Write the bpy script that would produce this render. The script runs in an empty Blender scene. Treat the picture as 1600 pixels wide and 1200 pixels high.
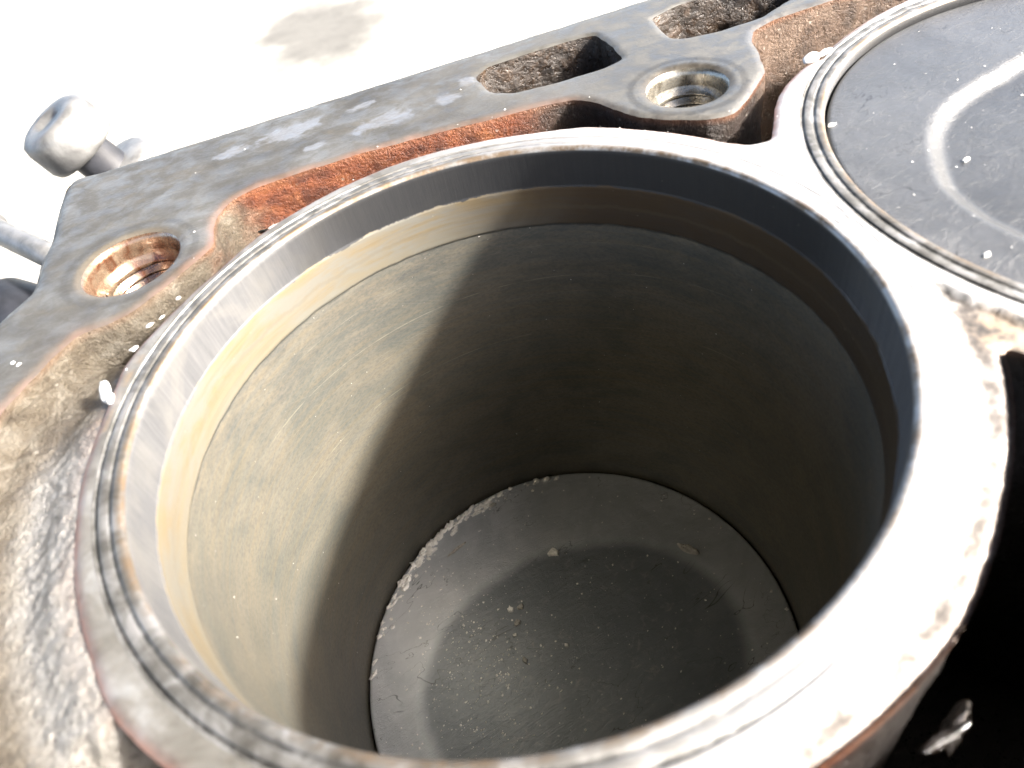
import bpy, math, random
import numpy as np
from mathutils import Vector, Matrix
from mathutils.geometry import delaunay_2d_cdt

random.seed(7)
rng = np.random.default_rng(11)
MM = 0.001
S = bpy.context.scene
C = S.collection

# ------------------------------------------------------------------ camera
cam_d = bpy.data.cameras.new('camera')
cam = bpy.data.objects.new('camera', cam_d)
C.objects.link(cam)
ROT = Matrix(((0.9626063, 0.27059383, -0.01296484),
              (-0.20416741, 0.69318289, -0.6912403),
              (-0.17805836, 0.66803926, 0.72250866)))
cam.matrix_world = Matrix.Translation((0, -56.2527 * MM, 52.951 * MM)) @ ROT.to_4x4()
cam_d.sensor_width = 36
cam_d.lens = 36 * 1132.58 / 1600
cam_d.clip_start = 0.004
cam_d.clip_end = 200
cam_d.dof.use_dof = True
cam_d.dof.focus_distance = 0.128
cam_d.dof.aperture_fstop = 30
S.camera = cam

# ------------------------------------------------------------------ light
SUN_AZ, SUN_EL = math.radians(-20), math.radians(32)
W = bpy.data.worlds.new("World")
S.world = W
W.use_nodes = True
nt = W.node_tree
sky = nt.nodes.new('ShaderNodeTexSky')
sky.sky_type = 'NISHITA'
sky.sun_disc = False
sky.sun_elevation = SUN_EL
sky.sun_rotation = math.radians(90) - SUN_AZ
sky.dust_density = 5.0      # thin haze, whiter sky
sky.air_density = 0.8
sky.ozone_density = 0.5
bg = nt.nodes['Background']
bg.inputs['Strength'].default_value = 0.15
nt.links.new(sky.outputs[0], bg.inputs[0])
sun_d = bpy.data.lights.new('sun', 'SUN')
sun_d.energy = 4.6
sun_d.angle = math.radians(5.0)
sun_d.color = (1.0, 0.965, 0.92)
sun = bpy.data.objects.new('sun', sun_d)
C.objects.link(sun)
sdir = Vector((math.cos(SUN_EL) * math.cos(SUN_AZ), math.cos(SUN_EL) * math.sin(SUN_AZ), math.sin(SUN_EL)))
sun.rotation_euler = sdir.to_track_quat('Z', 'Y').to_euler()
sun.location = sdir * 2
S.view_settings.view_transform = 'Standard'
S.view_settings.look = 'None'
S.view_settings.exposure = 2.75
S.view_settings.gamma = 1
S.cycles.use_denoising = True
S.cycles.max_bounces = 10
S.cycles.diffuse_bounces = 5
S.cycles.glossy_bounces = 6
S.cycles.sample_clamp_indirect = 6
S.cycles.blur_glossy = 0.6


# ------------------------------------------------------------------ numpy noise
def vnoise(P, seed=0):
    P = np.asarray(P, float)
    i = np.floor(P).astype(np.int64)
    f = P - i
    f = f * f * (3 - 2 * f)

    def h(a, b, c):
        n = (a * 374761393 + b * 668265263 + c * 2147483647 + seed * 974634777) & 0xffffffff
        n = ((n ^ (n >> 13)) * 1274126177) & 0xffffffff
        n = (n ^ (n >> 16)) & 0xffff
        return n / 32767.5 - 1
    r = 0
    for dx in (0, 1):
        wx = f[:, 0] if dx else 1 - f[:, 0]
        for dy in (0, 1):
            wy = f[:, 1] if dy else 1 - f[:, 1]
            for dz in (0, 1):
                wz = f[:, 2] if dz else 1 - f[:, 2]
                r = r + wx * wy * wz * h(i[:, 0] + dx, i[:, 1] + dy, i[:, 2] + dz)
    return r


def fbm(P, scale=1.0, octv=4, seed=0, gain=0.55):
    P = np.asarray(P, float) * scale
    a, s, t = 1.0, 0, 0
    for o in range(octv):
        s = s + a * vnoise(P * (2.03 ** o) + 17.3 * o, seed + o)
        t += a
        a *= gain
    return s / t


def sstep(a, b, x):
    t = np.clip((np.asarray(x, float) - a) / (b - a), 0, 1)
    return t * t * (3 - 2 * t)


# ------------------------------------------------------------------ material helper
class Mat:
    def __init__(self, name):
        self.m = bpy.data.materials.new(name)
        self.m.use_nodes = True
        self.t = self.m.node_tree
        self.b = self.t.nodes['Principled BSDF']
        tc = self.t.nodes.new('ShaderNodeTexCoord')
        self.obj = tc.outputs['Object']

    def n(self, kind, **kw):
        x = self.t.nodes.new(kind)
        for k, v in kw.items():
            setattr(x, k, v)
        return x

    def put(self, sock, v):
        if isinstance(v, bpy.types.NodeSocket):
            self.t.links.new(v, sock)
        elif v is not None:
            if hasattr(sock.default_value, '__len__') and not isinstance(v, (int, float)):
                v = tuple(v)
                if len(sock.default_value) == 4 and len(v) == 3:
                    v = v + (1,)
            sock.default_value = v

    def co(self, sx=1.0, sy=None, sz=None, loc=(0, 0, 0), rz=0.0):
        """object coordinates in millimetres, stretched"""
        sy = sx if sy is None else sy
        sz = sx if sz is None else sz
        r = self.n('ShaderNodeMapping', vector_type='POINT')
        r.inputs['Rotation'].default_value = (0, 0, rz)
        self.put(r.inputs['Vector'], self.obj)
        m = self.n('ShaderNodeMapping', vector_type='POINT')
        self.put(m.inputs['Vector'], r.outputs[0])
        m.inputs['Scale'].default_value = (1000 * sx, 1000 * sy, 1000 * sz)
        m.inputs['Location'].default_value = loc
        return m.outputs[0]

    def noise(self, vec, scale=1.0, detail=4, rough=0.6, dist=0.0):
        x = self.n('ShaderNodeTexNoise')
        self.put(x.inputs['Vector'], vec)
        x.inputs['Scale'].default_value = scale
        x.inputs['Detail'].default_value = detail
        x.inputs['Roughness'].default_value = rough
        x.inputs['Distortion'].default_value = dist
        return x.outputs['Fac']

    def voro(self, vec, scale=1.0, rand=1.0):
        x = self.n('ShaderNodeTexVoronoi')
        self.put(x.inputs['Vector'], vec)
        x.inputs['Scale'].default_value = scale
        x.inputs['Randomness'].default_value = rand
        return x.outputs['Distance']

    def ramp(self, fac, stops, interp='LINEAR'):
        x = self.n('ShaderNodeValToRGB')
        r = x.color_ramp
        r.interpolation = interp
        while len(r.elements) < len(stops):
            r.elements.new(0.5)
        for e, (p, c) in zip(r.elements, stops):
            e.position = p
            if isinstance(c, (int, float)):
                c = (c, c, c)
            e.color = tuple(c) + (1,)
        self.put(x.inputs[0], fac)
        return x.outputs[0]

    def math(self, op, a, b=None, c=None, clamp=False):
        x = self.n('ShaderNodeMath', operation=op, use_clamp=clamp)
        self.put(x.inputs[0], a)
        self.put(x.inputs[1], b)
        self.put(x.inputs[2], c)
        return x.outputs[0]

    def mix(self, fac, a, b, blend='MIX'):
        x = self.n('ShaderNodeMix', data_type='RGBA', blend_type=blend)
        self.put(x.inputs[0], fac)
        self.put(x.inputs[6], a)
        self.put(x.inputs[7], b)
        return x.outputs[2]

    def mrange(self, v, a, b, c=0.0, d=1.0, smooth=True):
        x = self.n('ShaderNodeMapRange')
        x.interpolation_type = 'SMOOTHSTEP' if smooth else 'LINEAR'
        self.put(x.inputs[0], v)
        for i, q in zip((1, 2, 3, 4), (a, b, c, d)):
            x.inputs[i].default_value = q
        return x.outputs[0]

    def xyz(self, vec):
        x = self.n('ShaderNodeSeparateXYZ')
        self.put(x.inputs[0], vec)
        return x.outputs

    def dist(self, vec, p):
        x = self.n('ShaderNodeVectorMath', operation='DISTANCE')
        self.put(x.inputs[0], vec)
        x.inputs[1].default_value = p
        return x.outputs['Value']

    def length2(self, vec):
        x = self.n('ShaderNodeVectorMath', operation='MULTIPLY')
        self.put(x.inputs[0], vec)
        x.inputs[1].default_value = (1, 1, 0)
        y = self.n('ShaderNodeVectorMath', operation='LENGTH')
        self.t.links.new(x.outputs[0], y.inputs[0])
        return y.outputs['Value']

    def attr(self, name):
        return self.n('ShaderNodeAttribute', attribute_name=name).outputs['Fac']

    def bump(self, h, dist, strength=1.0, normal=None):
        x = self.n('ShaderNodeBump')
        x.inputs['Strength'].default_value = strength
        x.inputs['Distance'].default_value = dist * MM
        self.put(x.inputs['Height'], h)
        if normal is not None:
            self.put(x.inputs['Normal'], normal)
        return x.outputs[0]

    DIM = 0.62
    TINT = (1.0, 1.0, 1.0)

    def out(self, color=None, metal=None, rough=None, normal=None, coat=None, coat_rough=None, spec=None):
        b = self.b.inputs
        if color is not None:
            color = self.mix(1.0, color, tuple(self.DIM * q for q in self.TINT), 'MULTIPLY')
        for k, v in (('Base Color', color), ('Metallic', metal), ('Roughness', rough), ('Normal', normal),
                     ('Coat Weight', coat), ('Coat Roughness', coat_rough), ('Specular IOR Level', spec)):
            if v is not None:
                self.put(b[k], v)
        return self.m


# ------------------------------------------------------------------ object helpers (all input in mm)
def mesh_obj(name, V, Fa, mat, parent=None, origin=(0, 0, 0), smooth=True, attrs=None, kind=None):
    V = np.asarray(V, float)
    me = bpy.data.meshes.new(name)
    if isinstance(Fa, np.ndarray):
        n, k = Fa.shape
        me.vertices.add(len(V))
        me.vertices.foreach_set('co', ((V - np.array(origin)) * MM).ravel())
        me.loops.add(n * k)
        me.loops.foreach_set('vertex_index', Fa.astype(np.int32).ravel())
        me.polygons.add(n)
        me.polygons.foreach_set('loop_start', np.arange(0, n * k, k, dtype=np.int32))
        me.update(calc_edges=True)
    else:
        me.from_pydata(((V - np.array(origin)) * MM).tolist(), [], Fa)
    me.validate()
    if smooth:
        me.polygons.foreach_set('use_smooth', [True] * len(me.polygons))
    if attrs:
        for k, a in attrs.items():
            at = me.attributes.new(k, 'FLOAT', 'POINT')
            at.data.foreach_set('value', np.asarray(a, np.float32))
    me.materials.append(mat)
    o = bpy.data.objects.new(name, me)
    C.objects.link(o)
    if parent is not None:
        o.parent = parent
        o.location = Vector(origin) * MM - parent.location
    else:
        o.location = Vector(origin) * MM
    if kind:
        o['kind'] = kind
    return o


def tag(o, label, cat, group=None):
    o['label'] = label
    o['category'] = cat
    if group:
        o['group'] = group
    return o


def thing(name, loc, label, cat, group=None):
    o = bpy.data.objects.new(name, None)
    o.empty_display_size = 0.01
    C.objects.link(o)
    o.location = Vector(loc) * MM
    return tag(o, label, cat, group)


def grid_faces(nr, nc, close=True):
    """rings nr x nc, quads"""
    i, j = np.meshgrid(np.arange(nr - 1), np.arange(nc if close else nc - 1), indexing='ij')
    j2 = (j + 1) % nc
    return np.stack([i * nc + j, i * nc + j2, (i + 1) * nc + j2, (i + 1) * nc + j], -1).reshape(-1, 4)


def lathe(prof, seg, center=(0, 0), noise=None, flip=False):
    """prof: list of (r, z); returns verts, faces"""
    prof = np.array(prof, float)
    th = np.linspace(0, 2 * np.pi, seg, endpoint=False)
    r = prof[:, 0][:, None] + 0 * th
    z = prof[:, 1][:, None] + 0 * th
    if noise is not None:
        r, z = noise(r, z, th[None, :] + 0 * r)
    V = np.stack([center[0] + r * np.cos(th), center[1] + r * np.sin(th), z], -1).reshape(-1, 3)
    Fa = grid_faces(len(prof), seg)
    if flip:
        Fa = Fa[:, ::-1]
    return V, Fa


def resample(P, step, closed=True):
    P = np.asarray(P, float)
    Q = np.vstack([P, P[:1]]) if closed else P
    seg = np.linalg.norm(np.diff(Q, axis=0), axis=1)
    s = np.r_[0, np.cumsum(seg)]
    n = max(8, int(round(s[-1] / step)))
    t = np.linspace(0, s[-1], n, endpoint=not closed)
    return np.stack([np.interp(t, s, Q[:, 0]), np.interp(t, s, Q[:, 1])], 1)


def smooth_loop(P, k=2):
    for _ in range(k):
        P = 0.25 * np.roll(P, 1, 0) + 0.5 * P + 0.25 * np.roll(P, -1, 0)
    return P


def loop_normals(P):
    """outward normals of a CCW loop"""
    d = np.roll(P, -1, 0) - np.roll(P, 1, 0)
    d /= np.linalg.norm(d, axis=1)[:, None] + 1e-9
    return np.stack([d[:, 1], -d[:, 0]], 1)


def ccw(P):
    P = np.asarray(P, float)
    a = np.sum(P[:, 0] * np.roll(P[:, 1], -1) - P[:, 1] * np.roll(P[:, 0], -1))
    return P if a > 0 else P[::-1]


def inside(P, poly):
    x, y = P[:, 0], P[:, 1]
    r = np.zeros(len(P), bool)
    a = poly
    b = np.roll(poly, -1, 0)
    for (x0, y0), (x1, y1) in zip(a, b):
        if y0 == y1:
            continue
        c = (y0 > y) != (y1 > y)
        r ^= c & (x < (x1 - x0) * (y - y0) / (y1 - y0) + x0)
    return r


def dist_loop(P, L):
    """distance to nearest sample of loop (loops are dense)"""
    out = np.full(len(P), 1e9)
    for k in range(0, len(L), 64):
        d = np.sqrt(((P[:, None, :] - L[None, k:k + 64, :]) ** 2).sum(-1)).min(1)
        out = np.minimum(out, d)
    return out


def cap_mesh(outer, holes, pts):
    """constrained triangulation of outer minus holes with free interior points"""
    loops = [outer] + holes
    V, E = [], []
    for L in loops:
        k = len(V)
        V += [Vector(p) for p in L]
        E += [(k + i, k + (i + 1) % len(L)) for i in range(len(L))]
    keep = inside(pts, outer) & (dist_loop(pts, outer) > 0.35)
    for h in holes:
        keep &= ~inside(pts, h) & (dist_loop(pts, h) > 0.35)
    V += [Vector(p) for p in pts[keep]]
    v, e, f, *_ = delaunay_2d_cdt(V, E, [], 0, 1e-6)
    v = np.array([tuple(a) for a in v])
    f = np.array([t for t in f if len(t) == 3], int)
    c = v[f].mean(1)
    ok = inside(c, outer)
    for h in holes:
        ok &= ~inside(c, h)
    f = f[ok]
    a = v[f]
    cr = (a[:, 1, 0] - a[:, 0, 0]) * (a[:, 2, 1] - a[:, 0, 1]) - (a[:, 1, 1] - a[:, 0, 1]) * (a[:, 2, 0] - a[:, 0, 0])
    f[cr < 0] = f[cr < 0][:, ::-1]
    return v, f


def jitter_grid(x0, x1, y0, y1, st):
    gx, gy = np.meshgrid(np.arange(x0, x1, st), np.arange(y0, y1, st))
    P = np.stack([gx.ravel(), gy.ravel()], 1)
    return P + rng.uniform(-0.25, 0.25, P.shape) * st


# ------------------------------------------------------------------ layout (mm, deck top = 0)
D = np.array([86.43, 8.15])
BORES = [np.array([0.0, 0.0]), D]
eu = D / np.linalg.norm(D)
ev = np.array([-eu[1], eu[0]])


def uv(u, v):
    return eu * u + ev * v


# barrel outline of bore 1 (angle, radius), read off the photo
b1a = [(30, 49.0), (31.5, 46.9), (36, 45.9), (42, 45.9), (51, 45.8), (62, 46.2), (71, 45.4), (82, 45.4), (98, 45.5), (114, 45.2),
       (127, 45.0), (138, 44.2), (147, 44.6), (155, 45.3), (161, 45.8), (168, 44.8), (175, 44.7), (183, 44.9), (190, 44.9),
       (197, 45.2), (204, 45.5), (210, 45.8), (218, 46.5), (227, 46.2), (240, 46.4), (265, 46.9), (286, 47.1), (294, 47.2),
       (305, 47.5), (319, 47.2), (331, 47.6), (336.5, 47.9)]
b2near = [(212, 48.8), (222, 47.9), (240, 47.3), (270, 47.0), (300, 46.6), (330, 46.0)]
b2far = [(0, 45.5), (30, 45.2), (60, 45.1), (85, 45), (103, 44.6), (112, 44.2), (130, 43.6), (134, 45), (142, 46.1), (151, 46.5)]


def pol(c, lst, step=2.0):
    a = np.array([q[0] for q in lst], float)
    r = np.array([q[1] for q in lst], float)
    t = np.arange(a[0], a[-1] + 0.01, step)
    rr = np.interp(t, a, r)
    t = np.radians(t)
    return np.stack([c[0] + rr * np.cos(t), c[1] + rr * np.sin(t)], 1)


barrel = np.vstack([pol(BORES[0], b1a), [(44.7, -17.6)], pol(BORES[1], b2near), pol(BORES[1], b2far), [(45.4, 29.6), (42.9, 25.0)]])
barrel = ccw(smooth_loop(resample(barrel, 0.55), 2))
nb = loop_normals(barrel)
b3 = np.c_[barrel, np.zeros(len(barrel))]
barrel = barrel + nb * (0.10 * fbm(b3, 0.5, 3, 3) + 0.05 * fbm(b3, 2.0, 2, 5))[:, None]

# jacket outer contour
j_first = [(-57.7, 13), (-55.9, 16.1), (-53.7, 20.4), (-50.9, 24.1), (-47.1, 24.5), (-43.8, 25.9), (-38.9, 30.5), (-33.8, 36.4)]
j_pat = [(-34.3, 41.8), (-34, 44.3), (-32, 47.8), (-28.1, 49.6), (-20, 50.6), (-11.7, 51.2), (2.6, 51), (10.8, 50.6), (18, 50.4),
         (22.6, 49.6), (25.0, 47.4), (26.6, 44.1), (28.9, 40.0), (32.5, 36.6), (37.1, 33.8), (40, 33.0), (42, 33.6), (45.1, 36.6), (50.0, 42.2)]
j_end = []
j = j_first + j_pat + [(a + D[0], b + D[1]) for a, b in j_pat[:12]] + [(a + D[0], b + D[1]) for a, b in [(34, 42), (44, 36), (52, 24), (56, 8), (57, -8), (54, -24), (44, -38), (30, -48), (12, -55), (-6, -58)]]
j += [(44, -54.5), (26, -56.5), (8, -58), (-8, -58), (-22, -56), (-36, -50), (-47, -40), (-54.5, -28), (-58.5, -14), (-59.3, 0)]
jout = ccw(smooth_loop(resample(np.array(j), 0.6), 3))
nj = loop_normals(jout)
j3 = np.c_[jout, np.zeros(len(jout))]
jout = jout + nj * (0.16 * fbm(j3, 0.35, 3, 8) + 0.08 * fbm(j3, 1.5, 2, 9))[:, None]

# deck outline
dk = [(-63.1, 69.5), (-61.8, 71.0), (-60, 71.4)] + [tuple(uv(u, 76.0)) for u in range(-50, 136, 6)] + [tuple(uv(134, 76)), tuple(uv(138, 72))]
dk += [tuple(uv(138, 0)), tuple(uv(138, -74)), tuple(uv(132, -78))] + [tuple(uv(u, -78)) for u in range(120, -60, -12)]
dk += [tuple(uv(-66, -70)), (-71, -40), (-72, -10), (-70, 14), (-67.5, 26), (-63.8, 33.4), (-62.2, 35.6), (-60.9, 38.1), (-61.2, 42), (-61.8, 46.1), (-61.3, 50.5), (-62.4, 60)]
deck_out = ccw(smooth_loop(resample(np.array(dk), 0.9), 2))
d3 = np.c_[deck_out, np.zeros(len(deck_out))]
deck_out = deck_out + loop_normals(deck_out) * (0.12 * fbm(d3, 0.3, 3, 21))[:, None]

HOLES = [((-46.1, 37.9), 7.2), ((38.6, 44.1), 6.1), (tuple(np.array((38.6, 44.1)) + D), 6.1)]
for u in (-43.4, 43.4, 130):
    HOLES.append((tuple(uv(u, -64)), 6.1))


def circle(c, r, n=96, seed=0, amp=0.05):
    t = np.linspace(0, 2 * np.pi, n, endpoint=False)
    P = np.stack([c[0] + r * np.cos(t), c[1] + r * np.sin(t)], 1)
    q = np.c_[P, np.full(n, seed)]
    return P + (P - np.array(c)) / r * (amp * fbm(q, 0.8, 3, seed))[:, None]


def rounded(P, step=0.5, k=4):
    return ccw(smooth_loop(resample(np.array(P, float), step), k))


pass1 = rounded([(9.7, 66.4), (12.2, 69.3), (20, 70.2), (28.6, 70.7), (32.1, 70.4), (33.2, 64.2), (33.3, 58.4), (29.3, 57.0), (20, 56.6), (14.3, 57.2), (11, 59.4)])
pass2 = rounded([(42.4, 70.6), (48.3, 73.2), (56, 73.6), (63, 72), (70, 70), (70.5, 66), (63.3, 62.9), (57.4, 59.6), (50, 58.9), (44.2, 59.6), (42.3, 61.2), (42.0, 65.5)], k=3)
pass3 = rounded(np.array(pass1[::6]) + D)
for P_ in (pass1, pass2, pass3):
    P_ += loop_normals(P_) * (0.18 * fbm(np.c_[P_, np.zeros(len(P_))], 0.6, 3, 31))[:, None]
hole_loops = [circle(c, r, 110, i + 1) for i, (c, r) in enumerate(HOLES)]


# ------------------------------------------------------------------ materials
def deck_material():
    m = Mat('machined_deck_metal')
    m.TINT = (1.0, 1.0, 0.97)
    m.DIM = 0.235
    co = m.co()
    x, y, z = m.xyz(co)
    big = m.noise(m.co(0.055, 0.075, 0.05, rz=-0.1), 1.0, 6, 0.66, 0.5)
    mid = m.noise(m.co(0.22, 0.30, 0.2, rz=-0.15), 1.0, 7, 0.70, 0.3)
    fine = m.noise(m.co(1.6), 1.0, 5, 0.7)
    streak = m.noise(m.co(0.5, 3.2, 1, rz=-0.12), 1.0, 4, 0.6)
    col = m.ramp(big, [(0.3, (0.13, 0.12, 0.105)), (0.45, (0.215, 0.205, 0.185)), (0.56, (0.30, 0.295, 0.28)), (0.7, (0.42, 0.42, 0.41))])
    col = m.mix(m.math('MULTIPLY', m.ramp(mid, [(0.46, 0), (0.62, 1)]), 0.5), col, (0.13, 0.122, 0.108))
    # pale blue-grey smears of wiped aluminium film
    def patch(p, r, sq=1.0):
        w = m.co(1, sq, 1, rz=-0.2)
        P = (Matrix.Rotation(-0.2, 3, 'Z') @ Vector((p[0], p[1], 0)))
        d = m.dist(w, (P.x, P.y * sq, 0))
        d = m.math('ADD', d, m.math('MULTIPLY', m.math('SUBTRACT', mid, 0.5), r * 2.6))
        return m.mrange(d, r, r * 0.62, 0, 1)
    sm = patch((-23, 64.5), 6.8, 2.4)
    for q in (((-7, 59.5), 5.2, 1.9), ((-33, 63), 3.6, 2.2), ((-10, 67), 3.4, 2.6), ((4, 61), 3.0, 1.5), ((-19, 57), 2.5, 2.0), ((8, 65), 1.6, 0.8)):
        sm = m.math('MAXIMUM', sm, patch(*q))
    sm = m.math('MULTIPLY', sm, m.ramp(streak, [(0.33, 0.45), (0.6, 1)]))
    col = m.mix(m.math('MULTIPLY', sm, 0.8), col, (0.50, 0.53, 0.60))
    # tan varnish stains
    tan = m.ramp(m.noise(m.co(0.11, 0.2, 0.1, loc=(4, 9, 0)), 1.0, 5, 0.6, 1.0), [(0.55, 0), (0.66, 0.5)])
    col = m.mix(tan, col, (0.27, 0.235, 0.18))
    # glare of the sun side put into the colour, brighter to the right
    glare = m.mrange(m.math('ADD', x, m.math('MULTIPLY', mid, 20)), 5, 60, 0, 0.75)
    col = m.mix(glare, col, m.mix(mid, (0.48, 0.465, 0.43), (0.72, 0.71, 0.68)))
    # ring prints round the bolt holes
    for c, r in HOLES[:3]:
        d = m.length2(m.co(loc=(-c[0], -c[1], 0)))
        d = m.math('ADD', d, m.math('MULTIPLY', m.math('SUBTRACT', mid, 0.5), 1.2))
        ring = m.math('MULTIPLY', m.mrange(d, r + 1.6, r + 2.0), m.mrange(d, r + 3.2, r + 2.5))
        col = m.mix(m.math('MULTIPLY', ring, 0.42), col, (0.13, 0.12, 0.105))
        lip = m.mrange(d, r + 1.3, r + 0.3)
        col = m.mix(m.math('MULTIPLY', lip, 0.6), col, (0.36, 0.30, 0.23))
    # rust along the water jacket edge
    ru = m.attr('rust')
    ru = m.math('MULTIPLY', ru, m.ramp(m.noise(m.co(0.35), 1, 5, 0.7), [(0.3, 0.35), (0.55, 1.0)]))
    col = m.mix(ru, col, m.mix(mid, (0.36, 0.14, 0.08), (0.60, 0.42, 0.36)))
    spk = m.ramp(m.voro(co, 0.42), [(0.0, 1.0), (0.10, 0.0)])
    spk = m.math('MULTIPLY', spk, m.ramp(m.noise(m.co(0.9), 1, 2), [(0.52, 0), (0.6, 1)]))
    col = m.mix(spk, col, (0.10, 0.09, 0.08))
    pit = m.ramp(m.voro(m.co(1), 0.9), [(0.0, 0.0), (0.28, 1.0)])
    h = m.math('ADD', m.math('MULTIPLY', streak, 0.6), m.math('MULTIPLY_ADD', pit, 0.35, fine))
    nrm = m.bump(h, 0.08, 0.4, m.bump(mid, 0.5, 0.14))
    rough = m.math('ADD', m.math('MULTIPLY', fine, 0.2), m.mrange(mid, 0.36, 0.62, 0.22, 0.5))
    return m.out(col, m.mrange(glare, 0, 0.75, 0.30, 0.75), rough, nrm, spec=0.35)


def liner_material():
    m = Mat('cylinder_liner_metal')
    m.DIM = 0.37
    co = m.co()
    x, y, z = m.xyz(co)
    rad = m.length2(co)
    edge_n = m.noise(m.co(0.25, 0.25, 0.1), 1, 4, 0.6)
    en2 = m.noise(m.co(1.3, 1.3, 0.4), 1, 4, 0.7)
    zz = m.math('ADD', z, m.math('ADD', m.math('MULTIPLY', m.math('SUBTRACT', edge_n, 0.5), 1.5), m.math('MULTIPLY', m.math('SUBTRACT', en2, 0.5), 0.5)))
    vert = m.noise(m.co(1.8, 1.8, 0.12), 1, 4, 0.65)           # upright streaks
    horz = m.noise(m.co(0.02, 0.02, 1.5), 1, 5, 0.6, 0.3)       # rings along the bore
    horf = m.noise(m.co(0.12, 0.12, 5.0), 1, 3, 0.6)
    cloud = m.noise(m.co(0.09, 0.09, 0.13), 1, 5, 0.62, 0.6)
    grain = m.noise(m.co(1.6, 1.6, 2.6), 1, 4, 0.7)
    # unswept band at the top of the bore
    top = m.ramp(vert, [(0.3, (0.20, 0.205, 0.215)), (0.5, (0.245, 0.25, 0.26)), (0.72, (0.31, 0.31, 0.315))])
    top = m.mix(m.ramp(cloud, [(0.48, 0), (0.64, 0.5)]), top, (0.38, 0.37, 0.345))
    top = m.mix(m.mrange(m.math('ADD', m.math('MULTIPLY_ADD', x, 0.55, y), m.math('MULTIPLY', cloud, 10)), 14, 36, 0, 0.9), top, (0.05, 0.052, 0.056))   # carbon tone with the far side's shade painted in
    gold = m.ramp(horz, [(0.35, (0.34, 0.27, 0.165)), (0.55, (0.39, 0.315, 0.20)), (0.7, (0.34, 0.305, 0.23))])
    blot = m.noise(m.co(0.07, 0.07, 0.35, loc=(2, 6, 3)), 1, 6, 0.7, 0.6)
    gold = m.mix(m.ramp(blot, [(0.42, 0), (0.60, 0.75)]), gold, (0.33, 0.335, 0.31))
    gold = m.mix(m.mrange(m.math('ADD', zz, m.math('MULTIPLY', cloud, 3)), -11.4, -7.6, 0.55, 0.0), gold, (0.34, 0.325, 0.265))
    gold = m.mix(m.mrange(m.math('MULTIPLY_ADD', x, 1.0, m.math('MULTIPLY', cloud, 14)), 2, 28, 0, 0.85), gold, (0.085, 0.05, 0.026))  # right-hand shade of the bore painted into the gold band
    body = m.mix(m.ramp(cloud, [(0.38, 0), (0.6, 1)]), (0.235, 0.235, 0.20), (0.325, 0.30, 0.24))
    body = m.mix(m.math('MULTIPLY', m.ramp(horz, [(0.42, 0), (0.62, 1)]), 0.45), body, (0.35, 0.28, 0.175))
    body = m.mix(m.math('MULTIPLY', m.ramp(grain, [(0.45, 0), (0.66, 1)]), 0.45), body, (0.13, 0.145, 0.145))
    # sooty swept zone right under the ridge
    soot = m.math('MULTIPLY', m.mrange(zz, -40, -13.5, 0, 1), m.ramp(m.noise(m.co(0.10, 0.10, 0.42, loc=(3, 1, 7)), 1, 7, 0.78, 0.2), [(0.40, 0), (0.66, 0.75)]))
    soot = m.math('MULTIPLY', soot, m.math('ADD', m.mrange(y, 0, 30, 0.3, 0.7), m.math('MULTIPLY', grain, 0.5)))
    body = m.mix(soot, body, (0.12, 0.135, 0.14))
    arc = m.math('MULTIPLY', m.math('ARCTAN2', y, x), 40)
    hon = []
    for sg in (0.55, -0.55):
        cb = m.n('ShaderNodeCombineXYZ')
        m.put(cb.inputs[0], m.math('MULTIPLY', m.math('MULTIPLY_ADD', arc, sg, z), 3.2))
        m.put(cb.inputs[1], m.math('MULTIPLY', arc, 0.06))
        hon.append(m.ramp(m.noise(cb.outputs[0], 1, 3, 0.6), [(0.56, 0), (0.70, 1)]))
    hone = m.math('MAXIMUM', hon[0], hon[1])
    body = m.mix(m.math('MULTIPLY', hone, 0.16), body, (0.44, 0.43, 0.37))
    # long faint scratches left by the rings
    for z0, kx, ky, wd, st in ((-20.5, 0.05, -0.09, 0.09, 0.9), (-33.4, 0.055, -0.07, 0.10, 1.0), (-35.2, 0.05, -0.06, 0.05, 0.6), (-27.0, 0.02, -0.05, 0.05, 0.5), (-45, 0.03, -0.04, 0.06, 0.4), (-16.3, 0.03, -0.02, 0.06, 0.6), (-23.5, 0.045, -0.1, 0.05, 0.55)):
        pl = m.math('ADD', m.math('MULTIPLY_ADD', x, kx, z0), m.math('MULTIPLY', y, ky))
        dd = m.math('ABSOLUTE', m.math('SUBTRACT', z, pl))
        s = m.math('MULTIPLY', m.mrange(dd, wd * 1.4, wd * 0.3, 0, st), m.ramp(edge_n, [(0.45, 0.15), (0.6, 1)]))
        s = m.math('MULTIPLY', s, m.mrange(y, 8, 22, 0, 1))
        body = m.mix(m.math('MULTIPLY', s, 0.7), body, (0.52, 0.48, 0.36))
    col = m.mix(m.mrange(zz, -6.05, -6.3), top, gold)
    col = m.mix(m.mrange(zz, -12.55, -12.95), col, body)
    ln = m.math('MULTIPLY', m.mrange(m.math('ABSOLUTE', m.math('ADD', zz, 12.9)), 0.36, 0.1), m.ramp(edge_n, [(0.35, 0.35), (0.55, 0.9)]))
    col = m.mix(m.math('MULTIPLY', ln, 0.75), col, (0.10, 0.105, 0.10))
    ln2 = m.mrange(m.math('ABSOLUTE', m.math('ADD', zz, 9.6)), 0.5, 0.1, 0, 0.22)
    col = m.mix(ln2, col, (0.24, 0.2, 0.13))
    # machined top face
    rim_n = m.noise(m.co(0.3), 1, 5, 0.65, 0.5)
    face = m.ramp(rim_n, [(0.3, (0.15, 0.14, 0.12)), (0.48, (0.33, 0.32, 0.295)), (0.62, (0.58, 0.57, 0.55))])
    face = m.mix(m.mrange(x, -12, 26, 0, 0.92), face, (0.86, 0.85, 0.83))  # glare on the right of the rim painted as near-white
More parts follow.
